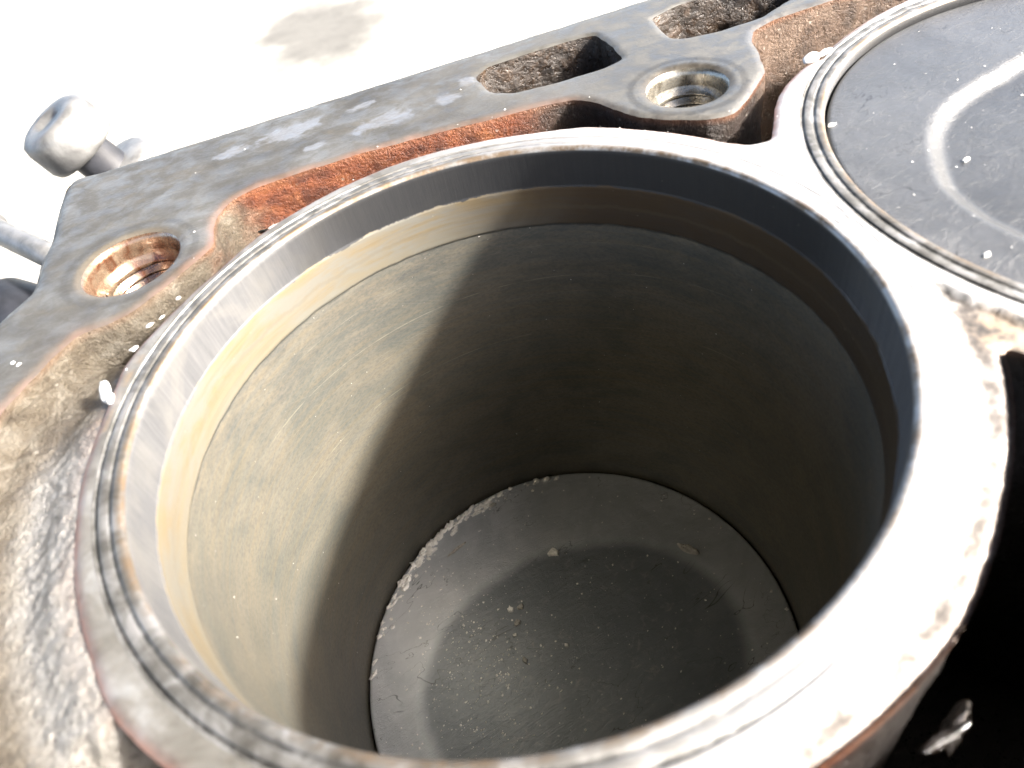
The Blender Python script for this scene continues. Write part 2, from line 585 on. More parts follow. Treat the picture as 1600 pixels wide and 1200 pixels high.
    tanr = m.math('MULTIPLY', m.mrange(rad, 41.1, 40.3), m.ramp(m.noise(m.co(0.22, loc=(9, 2, 1)), 1, 5, 0.7), [(0.42, 0), (0.58, 0.9)]))
    face = m.mix(tanr, face, (0.34, 0.24, 0.15))
    gr = m.math('MULTIPLY', m.mrange(rad, 42.45, 42.65), m.mrange(rad, 43.05, 42.85))
    gr2 = m.math('MULTIPLY', m.mrange(rad, 41.1, 41.25), m.mrange(rad, 41.65, 41.5))
    grk = m.math('MULTIPLY', m.math('MAXIMUM', gr, m.math('MULTIPLY', gr2, 0.7)), m.ramp(m.noise(m.co(0.35, loc=(1, 5, 2)), 1, 5, 0.75), [(0.38, 0.12), (0.56, 0.95)]))
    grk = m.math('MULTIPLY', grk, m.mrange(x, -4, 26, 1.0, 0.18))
    face = m.mix(grk, face, (0.07, 0.07, 0.065))
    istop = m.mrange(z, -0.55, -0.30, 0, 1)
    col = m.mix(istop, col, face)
    # tiny pale specks of dust stuck to the oil film
    spk = m.ramp(m.voro(m.co(1, 1, 1.6), 0.36), [(0.0, 1.0), (0.07, 0.0)])
    spk = m.math('MULTIPLY', spk, m.ramp(m.noise(m.co(0.25, loc=(8, 8, 8)), 1, 2), [(0.5, 0), (0.62, 1)]))
    col = m.mix(m.math('MULTIPLY', spk, 0.8), col, (0.62, 0.6, 0.5))
    h = m.math('ADD', m.math('MULTIPLY', horf, 0.8), m.math('MULTIPLY', grain, 0.45))
    h = m.mix(m.mrange(zz, -6.3, -6.0), h, m.math('ADD', vert, m.math('MULTIPLY', grain, 0.5)))
    nrm = m.bump(h, 0.05, 0.6)
    rough = m.math('ADD', m.math('MULTIPLY', grain, 0.16), m.mix(istop, (0.42, 0.42, 0.42), (0.46, 0.46, 0.46)))
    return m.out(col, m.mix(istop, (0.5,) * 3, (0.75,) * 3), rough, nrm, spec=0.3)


def barrel_material():
    m = Mat('barrel_top_metal')
    m.DIM = 0.50
    co = m.co()
    x, y, z = m.xyz(co)
    n1 = m.noise(m.co(0.16), 1, 5, 0.65, 0.8)
    n2 = m.noise(m.co(0.9), 1, 5, 0.7)
    n3 = m.noise(m.co(0.45, loc=(5, 5, 0)), 1, 5, 0.7)
    col = m.ramp(n1, [(0.3, (0.20, 0.185, 0.155)), (0.5, (0.36, 0.345, 0.31)), (0.68, (0.52, 0.52, 0.50))])
    col = m.mix(m.mrange(x, -10, 26, 0, 0.92), col, (0.86, 0.85, 0.83))  # white glare of the right side put into the base colour
    lip = m.attr('lip')
    col = m.mix(lip, col, m.ramp(n3, [(0.36, (0.10, 0.09, 0.08)), (0.5, (0.24, 0.22, 0.20)), (0.62, (0.50, 0.47, 0.44))]))
    col = m.mix(m.math('MULTIPLY', m.attr('lipline'), m.ramp(n3, [(0.3, 0.3), (0.5, 0.95)])), col, (0.10, 0.10, 0.10))
    tan = m.math('MULTIPLY', m.attr('tan'), m.ramp(n3, [(0.4, 0), (0.6, 1)]))
    col = m.mix(tan, col, (0.50, 0.36, 0.22))
    ru = m.math('MULTIPLY', m.attr('rust'), m.ramp(n3, [(0.3, 0.35), (0.55, 1)]))
    col = m.mix(ru, col, m.mix(n1, (0.42, 0.17, 0.10), (0.60, 0.38, 0.30)))
    nrm = m.bump(n2, 0.12, 0.5, m.bump(n3, 0.3, 0.3))
    rough = m.math('ADD', m.math('MULTIPLY', n2, 0.2), 0.46)
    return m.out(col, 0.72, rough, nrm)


def cast_material():
    """wet rusty cast wall of the water jacket"""
    m = Mat('rusty_cast_jacket_metal')
    m.TINT = (1.0, 0.98, 0.93)
    m.DIM = 0.33
    co = m.co()
    x, y, z = m.xyz(co)
    n1 = m.noise(m.co(0.22), 1, 6, 0.68, 0.8)
    n2 = m.noise(m.co(0.9), 1, 5, 0.75)
    n3 = m.noise(m.co(1.9), 1, 4, 0.75)
    lo = m.noise(m.co(0.07, loc=(3, 4, 5)), 1, 4, 0.6, 0.6)
    rust = m.ramp(n1, [(0.32, (0.085, 0.02, 0.008)), (0.5, (0.25, 0.065, 0.02)), (0.68, (0.42, 0.14, 0.045))])
    tan = m.ramp(n1, [(0.3, (0.09, 0.07, 0.05)), (0.5, (0.19, 0.16, 0.12)), (0.7, (0.36, 0.33, 0.28))])
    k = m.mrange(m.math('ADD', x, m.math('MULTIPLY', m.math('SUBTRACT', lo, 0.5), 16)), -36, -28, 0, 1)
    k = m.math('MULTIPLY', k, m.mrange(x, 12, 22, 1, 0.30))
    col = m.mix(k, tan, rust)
    col = m.mix(m.math('MULTIPLY', m.mrange(x, 14, 22, 0, 0.93), m.mrange(x, 52, 46, 0, 1)), col, m.mix(n1, (0.02, 0.012, 0.009), (0.05, 0.028, 0.018)))  # shade on this stretch of wall put in as near-black
    grey = m.math('MULTIPLY', m.mrange(m.math('ADD', m.length2(co), m.math('MULTIPLY', m.math('SUBTRACT', n1, 0.5), 5)), 54.5, 50.5, 0, 0.9), m.mrange(m.math('ADD', y, m.math('MULTIPLY', x, -0.25)), 22, 12, 0, 1))
    grey = m.math('MULTIPLY', grey, m.mrange(x, -30, -40, 0, 1))
    col = m.mix(grey, col, m.ramp(n2, [(0.3, (0.30, 0.285, 0.26)), (0.6, (0.80, 0.78, 0.75))]))
    col = m.mix(m.math('MULTIPLY', m.math('MULTIPLY', m.mrange(z, -1.6, -0.4, 0, 0.6), m.mrange(x, -40, -33, 0.35, 1)), m.ramp(lo, [(0.35, 0.3), (0.6, 1)])), col, (0.42, 0.18, 0.09))
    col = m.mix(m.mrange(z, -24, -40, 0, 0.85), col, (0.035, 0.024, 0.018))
    near_shade = m.math('MULTIPLY', m.mrange(y, 4, -6, 0, 0.93), m.mrange(z, -0.9, -2.5, 0, 1))  # shade of the near jacket painted in below the rim
    col = m.mix(m.math('MULTIPLY', near_shade, m.mrange(x, -26, -18, 0, 1)), col, (0.03, 0.024, 0.021))
    spk = m.math('MULTIPLY', m.ramp(m.voro(m.co(1), 0.55), [(0.0, 1), (0.17, 0)]), m.ramp(n1, [(0.42, 0), (0.56, 1)]))
    col = m.mix(m.math('MULTIPLY', m.math('MULTIPLY', spk, m.mrange(z, -24, -8, 0, 1)), 0.75), col, (0.7, 0.66, 0.6))
    h = m.math('ADD', m.math('MULTIPLY', n2, 0.5), m.math('MULTIPLY', n3, 0.8))
    nrm = m.bump(h, 0.75, 1.0)
    rough = m.ramp(n2, [(0.35, 0.24), (0.6, 0.45)])
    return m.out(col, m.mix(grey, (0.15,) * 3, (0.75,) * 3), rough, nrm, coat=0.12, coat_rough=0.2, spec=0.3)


def passage_material():
    m = Mat('oil_stained_passage')
    n1 = m.noise(m.co(0.3), 1, 6, 0.7, 0.6)
    n2 = m.noise(m.co(1.2), 1, 5, 0.7)
    col = m.ramp(n1, [(0.3, (0.010, 0.007, 0.005)), (0.5, (0.026, 0.017, 0.011)), (0.68, (0.065, 0.038, 0.02))])
    spk = m.math('MULTIPLY', m.ramp(m.voro(m.co(1), 0.5), [(0.0, 1), (0.16, 0)]), m.ramp(n2, [(0.45, 0), (0.6, 1)]))
    col = m.mix(spk, col, (0.45, 0.4, 0.34))
    return m.out(col, 0.1, m.ramp(n2, [(0.4, 0.25), (0.6, 0.5)]), m.bump(m.math('ADD', n1, n2), 0.5, 0.8), coat=0.3, coat_rough=0.2)


def hole_material(col_a, col_b):
    m = Mat('bolt_hole_metal')
    n1 = m.noise(m.co(0.35), 1, 5, 0.6, 0.6)
    n2 = m.noise(m.co(1.6), 1, 4, 0.7)
    col = m.ramp(n1, [(0.36, col_a), (0.62, col_b)])
    return m.out(col, 0.65, m.ramp(n2, [(0.35, 0.16), (0.65, 0.34)]), m.bump(n2, 0.12, 0.5), coat=0.5, coat_rough=0.08)


def piston_material(dim, dark):
    m = Mat('piston_crown_aluminium')
    m.DIM = dim
    m.TINT = (0.98, 1.0, 1.02) if dim > 0.5 else (1.0, 1.0, 1.0)
    co = m.co()
    x, y, z = m.xyz(co)
    rad = m.length2(co)
    lo = m.noise(m.co(0.06), 1, 5, 0.6, 0.8)
    n1 = m.noise(m.co(0.18, 0.36, 0.2, rz=-0.3), 1, 6, 0.65, 0.8)
    n2 = m.noise(m.co(1.4), 1, 5, 0.7)
    lines = m.noise(m.co(0.15, 4.5, 1, rz=-0.33), 1, 4, 0.7)
    sw = m.n('ShaderNodeTexWave', wave_type='RINGS', rings_direction='Z')
    m.put(sw.inputs['Vector'], co)
    sw.inputs['Scale'].default_value = 1.4
    sw.inputs['Distortion'].default_value = 0.4
    sw.inputs['Detail'].default_value = 2
    col = m.ramp(lo, [(0.32, (0.36, 0.375, 0.385)), (0.5, (0.46, 0.475, 0.485)), (0.68, (0.56, 0.57, 0.575))])
    col = m.mix(m.math('MULTIPLY', m.ramp(n1, [(0.44, 0), (0.66, 1)]), 0.18), col, (0.34, 0.35, 0.36))
    dish = m.attr('dish')
    col = m.mix(m.math('MULTIPLY', dish, dark), col, (0.12, 0.135, 0.145))
    pale = m.math('MULTIPLY', m.ramp(m.noise(m.co(0.35, loc=(2, 2, 0)), 1, 6, 0.75, 1.0), [(0.56, 0), (0.68, 1)]), m.mrange(rad, 40, 12, 0.0, 1.0))
    col = m.mix(m.math('MULTIPLY', pale, 0.42), col, (0.42, 0.41, 0.38))
    spk = m.math('MULTIPLY', m.ramp(m.voro(m.co(1), 0.5), [(0.0, 1), (0.13, 0)]), m.ramp(n1, [(0.5, 0), (0.6, 1)]))
    col = m.mix(spk, col, (0.66, 0.65, 0.6))
    crk = m.math('ABSOLUTE', m.math('SUBTRACT', m.noise(m.co(0.05, 0.11, 0.1, loc=(7, 3, 1), rz=-0.3), 1, 4, 0.6, 0.6), 0.5))
    crk = m.math('MULTIPLY', m.ramp(crk, [(0.0, 1), (0.004, 0)]), m.ramp(lo, [(0.46, 0), (0.56, 0.8)]))
    col = m.mix(crk, col, (0.05, 0.05, 0.05))
    h = m.math('ADD', m.math('MULTIPLY', lines, 0.5), m.math('ADD', m.math('MULTIPLY', n1, 1.0), m.math('MULTIPLY', sw.outputs['Fac'], 0.05)))
    scab = m.ramp(m.noise(m.co(0.16, 0.3, 0.2, loc=(4, 4, 0), rz=-0.3), 1, 6, 0.7, 0.8), [(0.50, 0), (0.515, 1)])
    nrm = m.bump(h, 0.16, 0.6, m.bump(scab, 0.03, 0.5, m.bump(n2, 0.06, 0.5)))
    col = m.mix(m.math('MULTIPLY', scab, 0.03 if dim > 0.5 else 0.05), col, (0.62, 0.62, 0.60))
    rough = m.math('ADD', m.math('MULTIPLY', n2, 0.2), 0.26)
    return m.out(col, 0.5, rough, nrm, spec=0.3)


def simple(name, a, b, metal=0.0, rough=0.5, scale=0.3, bump=0.1, coat=0.0):
    m = Mat(name)
    n1 = m.noise(m.co(scale), 1, 5, 0.65, 0.5)
    n2 = m.noise(m.co(scale * 6), 1, 4, 0.7)
    return m.out(m.ramp(n1, [(0.35, a), (0.65, b)]), metal, m.math('MULTIPLY_ADD', n2, 0.25, rough - 0.12), m.bump(n2, bump, 0.6), coat=coat)


def ground_material():
    m = Mat('pale_concrete')
    m.b.inputs['Roughness'].default_value = 0.85
    co = m.co()
    n1 = m.noise(m.co(0.004), 1, 6, 0.65, 0.6)
    n2 = m.noise(m.co(0.03), 1, 6, 0.7)
    col = m.ramp(n1, [(0.3, (0.30, 0.293, 0.262)), (0.6, (0.40, 0.392, 0.358))])
    col = m.mix(m.math('MULTIPLY', m.ramp(n2, [(0.45, 0), (0.62, 1)]), 0.6), col, (0.19, 0.185, 0.165))
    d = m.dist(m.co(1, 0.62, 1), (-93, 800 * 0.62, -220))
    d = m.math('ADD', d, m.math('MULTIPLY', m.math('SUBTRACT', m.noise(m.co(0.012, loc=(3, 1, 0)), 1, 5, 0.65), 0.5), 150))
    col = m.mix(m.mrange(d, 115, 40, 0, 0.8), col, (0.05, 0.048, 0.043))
    return m.out(col, 0.0, 0.85, m.bump(n2, 3, 0.4))


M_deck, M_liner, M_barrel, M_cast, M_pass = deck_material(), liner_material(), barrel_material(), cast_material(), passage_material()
M_piston, M_piston2 = piston_material(1.0, 0.76), piston_material(0.13, 0.35)  # one aluminium: shaded crown painted lighter, sunlit crown darker
M_hole1 = hole_material((0.13, 0.045, 0.02), (0.30, 0.22, 0.15))
M_hole2 = hole_material((0.15, 0.13, 0.10), (0.36, 0.34, 0.29))
M_side = simple('cast_block_side', (0.07, 0.06, 0.05), (0.16, 0.14, 0.12), 0.3, 0.5, 0.12, 0.4)
Mat.DIM = 1.15
M_flake = simple('loose_carbon_flake', (0.55, 0.54, 0.50), (0.78, 0.77, 0.73), 0.2, 0.4, 0.8, 0.15)
M_flake_dim = simple('dull_carbon_flake', (0.24, 0.23, 0.20), (0.42, 0.40, 0.36), 0.0, 0.6, 0.8, 0.2)
Mat.DIM = 0.62
M_dark = simple('black_gap', (0.008, 0.008, 0.007), (0.02, 0.018, 0.015), 0.0, 0.6, 0.5, 0.1)
M_wet = simple('wet_dark_casting', (0.006, 0.005, 0.004), (0.02, 0.012, 0.008), 0.1, 0.2, 0.3, 0.5, 0.5)
M_glint_grit = simple('glint_and_grit_white', (0.82, 0.81, 0.78), (0.92, 0.92, 0.9), 0.3, 0.5, 0.8, 0.3)  # white colour carries the glints of burrs and grit

# ------------------------------------------------------------------ ground
gr_v = []
gn = 40
gx = np.linspace(-1, 1, gn)
gx = np.sign(gx) * np.abs(gx) ** 2.5 * 30000
GX, GY = np.meshgrid(gx, gx)
G = np.stack([GX.ravel(), GY.ravel() + 600, np.full(GX.size, -220.0)], 1)
G[:, 2] += 1.5 * fbm(G, 0.004, 3, 2)
ground = mesh_obj('concrete_ground', G, grid_faces(gn, gn, False), ground_material())
ground['kind'] = 'structure'

# unseen panel added high over the block to cut skylight, open towards the sun
M_blocker = simple('dark_sky_blocker', (0.012, 0.012, 0.012), (0.02, 0.02, 0.019), 0.0, 0.9, 0.004, 2)
BLOCKER_X = 1230.0
BLOCKER_V = []
for zt in (2250.0, 2238.0):
    for X_, Y_ in ((-4200, -3500), (BLOCKER_X - 420, -3500), (BLOCKER_X + 380, 3200), (-4200, 3200)):
        BLOCKER_V.append((X_, Y_, zt))
blocker = mesh_obj('sky_blocker', BLOCKER_V, [(0, 1, 2, 3), (7, 6, 5, 4), (0, 4, 5, 1), (1, 5, 6, 2), (2, 6, 7, 3), (3, 7, 4, 0)], M_blocker, smooth=False)
blocker['kind'] = 'structure'

# ------------------------------------------------------------------ engine block
block = thing('engine_block', (0, 0, -220), 'dirty aluminium engine block with its head off, open bores, rusty water passages and bolt holes', 'engine block')

# outer deck -------------------------------------------------------
vis = jitter_grid(-72, 112, 10, 86, 0.8)
coarse = jitter_grid(-76, 145, -86, 92, 5.0)
coarse = coarse[~((coarse[:, 0] > -73) & (coarse[:, 0] < 113) & (coarse[:, 1] > 9) & (coarse[:, 1] < 87))]
extra = []
for L in (jout, deck_out, pass1, pass2, pass3) + tuple(hole_loops):
    sgn = -1 if L is deck_out else 1
    nn = loop_normals(L)
    for off in (0.55, 1.2):
        extra.append(L[::1 if L is not deck_out else 1] + sgn * nn * off)
pts = np.vstack([vis, coarse] + extra)
dv, df = cap_mesh(deck_out, [jout, pass1, pass2, pass3] + hole_loops, pts)


def edge_drop(d, depth, w):
    return -depth * np.exp(-(d / w) ** 2)


dj = dist_loop(dv, jout)
do = dist_loop(dv, deck_out)
dp = np.minimum(np.minimum(dist_loop(dv, pass1), dist_loop(dv, pass2)), dist_loop(dv, pass3))
dz = edge_drop(dj, 0.35, 0.5) + edge_drop(do, 1.1, 1.0) + edge_drop(dp, 0.3, 0.45)
for L in hole_loops:
    dh = dist_loop(dv, L)
    dz += edge_drop(dh, 0.35, 0.5)
p3 = np.c_[dv, np.zeros(len(dv))]
near = 1 - np.exp(-(np.minimum(np.minimum(dj, do), dp) / 0.8) ** 2)
dz += near * (0.05 * fbm(p3, 0.15, 4, 41) + 0.02 * fbm(p3, 0.9, 3, 42))
# low outer strip along the back edge and gasket residue outlines
vv = dv @ ev
uu = dv @ eu
dz += -0.22 * sstep(72.6, 73.4, vv + 0.4 * fbm(p3, 0.2, 3, 43))


def residue(u0, u1, v0, v1, w=0.35, hgt=0.09):
    a = np.maximum(np.abs(uu - (u0 + u1) / 2) - (u1 - u0) / 2, np.abs(vv - (v0 + v1) / 2) - (v1 - v0) / 2)
    a = a + 0.25 * fbm(p3, 0.7, 3, 44)
    return hgt * np.exp(-(a / w) ** 2)


dz += residue(4.5, 13, 58.5, 66) + residue(-44, -33, 44, 56, 0.3, 0.06)
rust = 0.95 * np.exp(-(dj / 0.75) ** 1.5) + 0.25 * np.exp(-(np.clip(dj - 0.8, 0, None) / 1.6)) * sstep(-0.1, 0.4, fbm(p3, 0.12, 3, 45))
rust *= (1 - 0.85 * sstep(14, 28, dv[:, 0])) * (1 - 0.45 * (1 - sstep(-42, -34, dv[:, 0]))) * (0.55 + 0.9 * np.clip(fbm(p3, 0.25, 3, 46) + 0.3, 0, 0.6))
rust = np.clip(rust, 0, 1)
deck = mesh_obj('deck_face', np.c_[dv, dz], df, M_deck, block, attrs={'rust': rust})


# wall that drops from a contour ------------------------------------
def drop_wall(name, L, zs, mat, inward, amp=0.22, z0=-0.35, seed=50, start_inside=True):
    """L: CCW loop; inward(z, L) -> offset towards the loop's inside"""
    nn = loop_normals(L)
    rows = []
    for z in zs:
        o = inward(z, L)
        P = L - nn * o[:, None]
        q = np.c_[P, np.full(len(L), z)]
        k = min(1, abs(z - z0) / 1.0)
        disp = k * (amp * fbm(q, 0.55, 4, seed) + amp * 1.4 * fbm(q, 0.12, 3, seed + 5))
        P = P - nn * disp[:, None]
        rows.append(np.c_[P, np.full(len(L), z) + k * 0.1 * fbm(q, 0.5, 2, seed + 9)])
    V = np.vstack(rows)
    return mesh_obj(name, V, grid_faces(len(zs), len(L))[:, ::-1], mat, block)


def zlist(a, b, s, c, s2):
    return list(np.arange(a, b, -s)) + list(np.arange(b, c - 0.01, -s2))


ja = np.degrees(np.arctan2(jout[:, 1], jout[:, 0])) % 360
w_ramp = sstep(150, 166, ja) * (1 - sstep(238, 256, ja)) * (np.hypot(jout[:, 0], jout[:, 1]) < 62)


def jack_in(z, L):
    d = -z
    base = 0.03 * d
    s = 0.25 * d
    s = s + np.clip(d - 5.5, 0, 10.5) * 0.78 - np.clip(d - 17, 0, 40) * 0.9
    return base + 0 * w_ramp


drop_wall('jacket_wall', jout, zlist(-0.35, -24, 0.6, -62, 2.5), M_cast, jack_in, 0.26)

# rough cast ledge that closes the jacket on the left, just under the deck
lp = []
a_all = np.degrees(np.arctan2(jout[:, 1], jout[:, 0])) % 360
sel = jout[(a_all > 150) & (a_all < 226)]
sel = sel[np.argsort(np.degrees(np.arctan2(sel[:, 1], sel[:, 0])) % 360)]
o_ = sel * (1 + 1.0 / np.hypot(sel[:, 0], sel[:, 1]))[:, None]
b_all = np.degrees(np.arctan2(barrel[:, 1], barrel[:, 0])) % 360
sb = barrel[(b_all > 150) & (b_all < 226)]
sb = sb[np.argsort(np.degrees(np.arctan2(sb[:, 1], sb[:, 0])) % 360)]
i_ = sb * (1 - 0.5 / np.hypot(sb[:, 0], sb[:, 1]))[:, None]
lpoly = ccw(np.vstack([o_, i_[::-1]]))
lv, lf = cap_mesh(lpoly, [], jitter_grid(-64, -28, -46, 28, 0.35))
ql = np.c_[lv, np.zeros(len(lv))]
la = np.degrees(np.arctan2(lv[:, 1], lv[:, 0])) % 360
dl = dist_loop(lv, barrel)
dlo = dist_loop(lv, jout)
lz = -0.55 - 2.0 * sstep(0, 7, dl) * (1 - 0.55 * sstep(3.5, 0, dlo)) + 0.24 * fbm(ql, 0.35, 3, 62) + 0.16 * fbm(ql, 1.4, 3, 63)
lz -= 1.3 * sstep(172, 158, la) + 14 * sstep(159, 150.5, la + 2.0 * fbm(ql, 0.3, 2, 64)) + 16 * sstep(217, 226, la + 2.0 * fbm(ql, 0.3, 2, 64))
mesh_obj('cast_ledge', np.c_[lv, lz], lf, M_cast, block)

# floor of the jacket
fl_pts = jitter_grid(-62, 145, -62, 70, 3.0)
inner = barrel - loop_normals(barrel) * 0.6
fv, ff = cap_mesh(jout - loop_normals(jout) * -1.5, [inner], fl_pts)
q = np.c_[fv, np.zeros(len(fv))]
mesh_obj('jacket_floor', np.c_[fv, -60 + 2.0 * fbm(q, 0.08, 3, 61)], ff, M_cast, block)

# passages and their walls
for i, L in enumerate((pass1, pass2, pass3)):
    drop_wall('oil_passage', L, zlist(-0.3, -14, 0.6, -44, 3), M_pass, lambda z, L: np.full(len(L), 0.02 * -z), 0.3, -0.3, 70 + i)
    mesh_obj('passage_floor', *(lambda V, Fa: (np.c_[V, np.full(len(V), -43.0)], Fa))(*cap_mesh(L + loop_normals(L) * 0.5, [], jitter_grid(L[:, 0].min(), L[:, 0].max(), L[:, 1].min(), L[:, 1].max(), 3))), M_pass, block)

# bolt holes with threads
for i, ((cx, cy), r) in enumerate(HOLES):
    pr = [(r, -0.35), (r - 0.25, -0.6)]
    cb = -3.4 if i == 0 else -2.9
    rin = r - (0.45 if i == 0 else 0.5)
    pr += [(rin, -1.3)] + [(rin, z) for z in np.arange(-2.0, cb, -0.8)] + [(rin, cb), (r - 1.3, cb - 0.9)]
    z = cb - 0.9
    while z > -38:
        pr += [(r - 1.45, z - 0.1), (r - 0.45, z - 0.62), (r - 0.45, z - 0.75), (r - 1.45, z - 1.3)]
        z -= 1.5
    pr += [(r - 1.4, z), (0.01, z - 2)]
    V, Fa = lathe(pr, 110, (0, 0))
    # thread lead: screw the threaded part
    th = np.arctan2(V[:, 1], V[:, 0])
    V[:, 2] += np.where((V[:, 2] < cb - 0.95) & (V[:, 2] > -39), -th / (2 * np.pi) * 1.5, 0)
    V[:, :2] += np.array([cx, cy])
    if i < len(hole_loops):
        V[:110, :2] = hole_loops[i]
    h = mesh_obj('bolt_hole', V, Fa[:, ::-1], M_hole1 if i == 0 else M_hole2, block, (cx, cy, 0))
    if i == 0:
        h['label'] = 'rust-stained threaded bolt hole'

# block sides
so = deck_out
zs = [-1.1, -1.8, -3, -8, -20, -60, -120, -200, -220]
nn = loop_normals(so)
V = np.vstack([np.c_[so + nn * (0.0 if z > -1.2 else 0.25 + 0.3 * (z < -2.5)), np.full(len(so), z)] for z in zs])
mesh_obj('outer_side', V, grid_faces(len(zs), len(so)), M_side, block)

# barrels ------------------------------------------------------------
bores_loops = [np.stack([c[0] + 43.2 * np.cos(t), c[1] + 43.2 * np.sin(t)], 1) for c in BORES for t in [np.linspace(0, 2 * np.pi, 720, endpoint=False)]]
bp = jitter_grid(-50, 140, -58, 62, 0.65)
ex = [barrel - loop_normals(barrel) * o for o in (0.5, 1.0)] + [(L - c) * (43.7 / 43.2) + c for L, c in zip(bores_loops, BORES)]
bv, bf = cap_mesh(barrel, bores_loops, np.vstack([bp] + ex))
dbar = dist_loop(bv, barrel)
r1 = np.hypot(*(bv - BORES[0]).T)
r2 = np.hypot(*(bv - BORES[1]).T)
q = np.c_[bv, np.zeros(len(bv))]
below = (bv @ ev) < 0
lipm = below * sstep(44.9, 45.15, np.minimum(r1, r2) + 0.12 * fbm(q, 0.5, 3, 80)) * (bv[:, 0] > 0)
bz = -0.55 * lipm + edge_drop(dbar, 0.4, 0.5) + 0.02 * fbm(q, 0.5, 3, 81) * sstep(43.2, 43.8, np.minimum(r1, r2)) + lipm * 0.09 * fbm(q, 0.6, 3, 82)
brust = np.exp(-(dbar / 0.55) ** 1.6) * (1 - 0.75 * lipm) * (1 - 0.6 * sstep(20, 45, bv[:, 0]) * (bv[:, 1] < 25))
tn = np.exp(-(np.hypot(bv[:, 0] - 45.5, bv[:, 1] + 15.5) / 2.6) ** 2) + 0.8 * sstep(43.2, 43.6, r1) * np.exp(-((r1 - 43.5) / 0.8) ** 2) * (np.abs(bv[:, 1] - 10) < 6)
mesh_obj('barrel_top', np.c_[bv, bz], bf, M_barrel, block, attrs={'lip': lipm, 'lipline': below * (bv[:, 0] > 0) * np.exp(-((np.minimum(r1, r2) - 45.0 + 0.12 * fbm(q, 0.5, 3, 80)) / 0.22) ** 2), 'rust': np.clip(brust, 0, 1), 'tan': np.clip(tn, 0, 1)})

bn = loop_normals(barrel)
rows = []
for z in zlist(-0.4, -24, 0.8, -62, 3):
    k = min(1, abs(z + 0.4))
    qq = np.c_[barrel, np.full(len(barrel), z)]
    o = 0.015 * -z + k * (0.25 * fbm(qq, 0.45, 4, 90) + 0.2 * fbm(qq, 0.1, 2, 92))
    rows.append(np.c_[barrel + bn * o[:, None], np.full(len(barrel), z)])
V = np.vstack(rows)
mesh_obj('barrel_outer_wall', V, grid_faces(len(rows), len(barrel)), M_cast, block)

# liners: machined top ring, chamfer and bore wall in one lathe
prof = [(43.2, 0), (43.0, 0), (42.96, -0.04), (42.92, -0.24), (42.66, -0.24), (42.60, -0.03), (42.5, 0.02), (42.1, 0.02), (41.68, 0.0),
        (41.62, -0.02), (41.56, -0.13), (41.28, -0.13), (41.2, 0.0), (41.0, 0.05), (40.7, 0.05), (40.45, 0.02), (40.30, -0.06), (40.12, -0.26), (40.02, -0.5)]
prof += [(39.97, z) for z in np.arange(-0.8, -5.9, -0.3)]
prof += [(39.96, -6.0), (39.90, -6.15), (39.86, -6.3)] + [(39.84, z) for z in np.arange(-6.6, -12.4, -0.4)]
prof += [(39.84, -12.55), (39.88, -12.7), (40.02, -12.85), (40.03, -13.1)] + [(39.98, z) for z in np.arange(-13.5, -40, -0.7)] + [(39.98, z) for z in np.arange(-41, -150, -3.0)]
for i, c in enumerate(BORES):
    def ln(r, z, th):
        P = np.stack([40 * np.cos(th).ravel(), 40 * np.sin(th).ravel(), z.ravel()], 1)
        topm = (z > -0.6)
        g = fbm(P, 0.5, 3, 100 + i).reshape(r.shape)
        g2 = fbm(P * [1, 1, 3], 0.8, 3, 120 + i).reshape(r.shape)
        edge = np.exp(-((r - 40.3) / 0.25) ** 2)
        groove = (z < -0.1) & (r > 41)
        z = z + np.where(topm, 0.012 * g, 0) + np.where(groove, (0 - z) * sstep(-6, 26, r * np.cos(th)) * 0.85 + 0.16 * np.clip(g2 + 0.1, 0, 1), 0) + np.where(topm, edge * 0.04 * g2, 0)
        r = r + np.where(topm, edge * 0.05 * g2, 0.01 * g)
        ridge = np.exp(-((z + 12.8) / 0.5) ** 2)
        z = z + np.where(topm, 0, ridge * 0.12 * g)
        return r, z
    V, Fa = lathe(prof, 720, (0, 0), ln)
    V[:720, 2] = 0.0
    # keep the outer ring exactly on the barrel-top hole
    V[:, :2] += c
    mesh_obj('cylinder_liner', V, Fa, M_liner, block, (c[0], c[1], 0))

# crankcase floor under the bores so nothing shines through from below
t = np.linspace(0, 2 * np.pi, 48, endpoint=False)
for c in BORES:
    V = np.vstack([np.c_[c[0] + 40 * np.cos(t), c[1] + 40 * np.sin(t), np.full(48, -149.0)], [[c[0], c[1], -149.0]]])
    mesh_obj('crankcase_floor', V, [(k, (k + 1) % 48, 48) for k in range(48)], M_dark, block)

# edge burrs, their highlights built as white lumps, and small casting details


def lump(name, c, size, mat, parent=None, rz=0.0, seed=0, seg=20, ring=12, nz=0.35, origin=None):
    V = []
    for i in range(ring + 1):
        ph = math.pi * i / ring
        for k in range(seg):
            a = 2 * math.pi * k / seg
            V.append((math.sin(ph) * math.cos(a), math.sin(ph) * math.sin(a), math.cos(ph)))
    V = np.array(V)
    V *= (1 + nz * fbm(V + seed * 3.1, 1.3, 3, seed))[:, None]
    V *= np.array(size)
    ca, sa = math.cos(rz), math.sin(rz)
    V = np.stack([V[:, 0] * ca - V[:, 1] * sa, V[:, 0] * sa + V[:, 1] * ca, V[:, 2]], 1) + np.array(c)
    return mesh_obj(name, V, grid_faces(ring + 1, seg)[:, ::-1], mat, parent, origin or c)


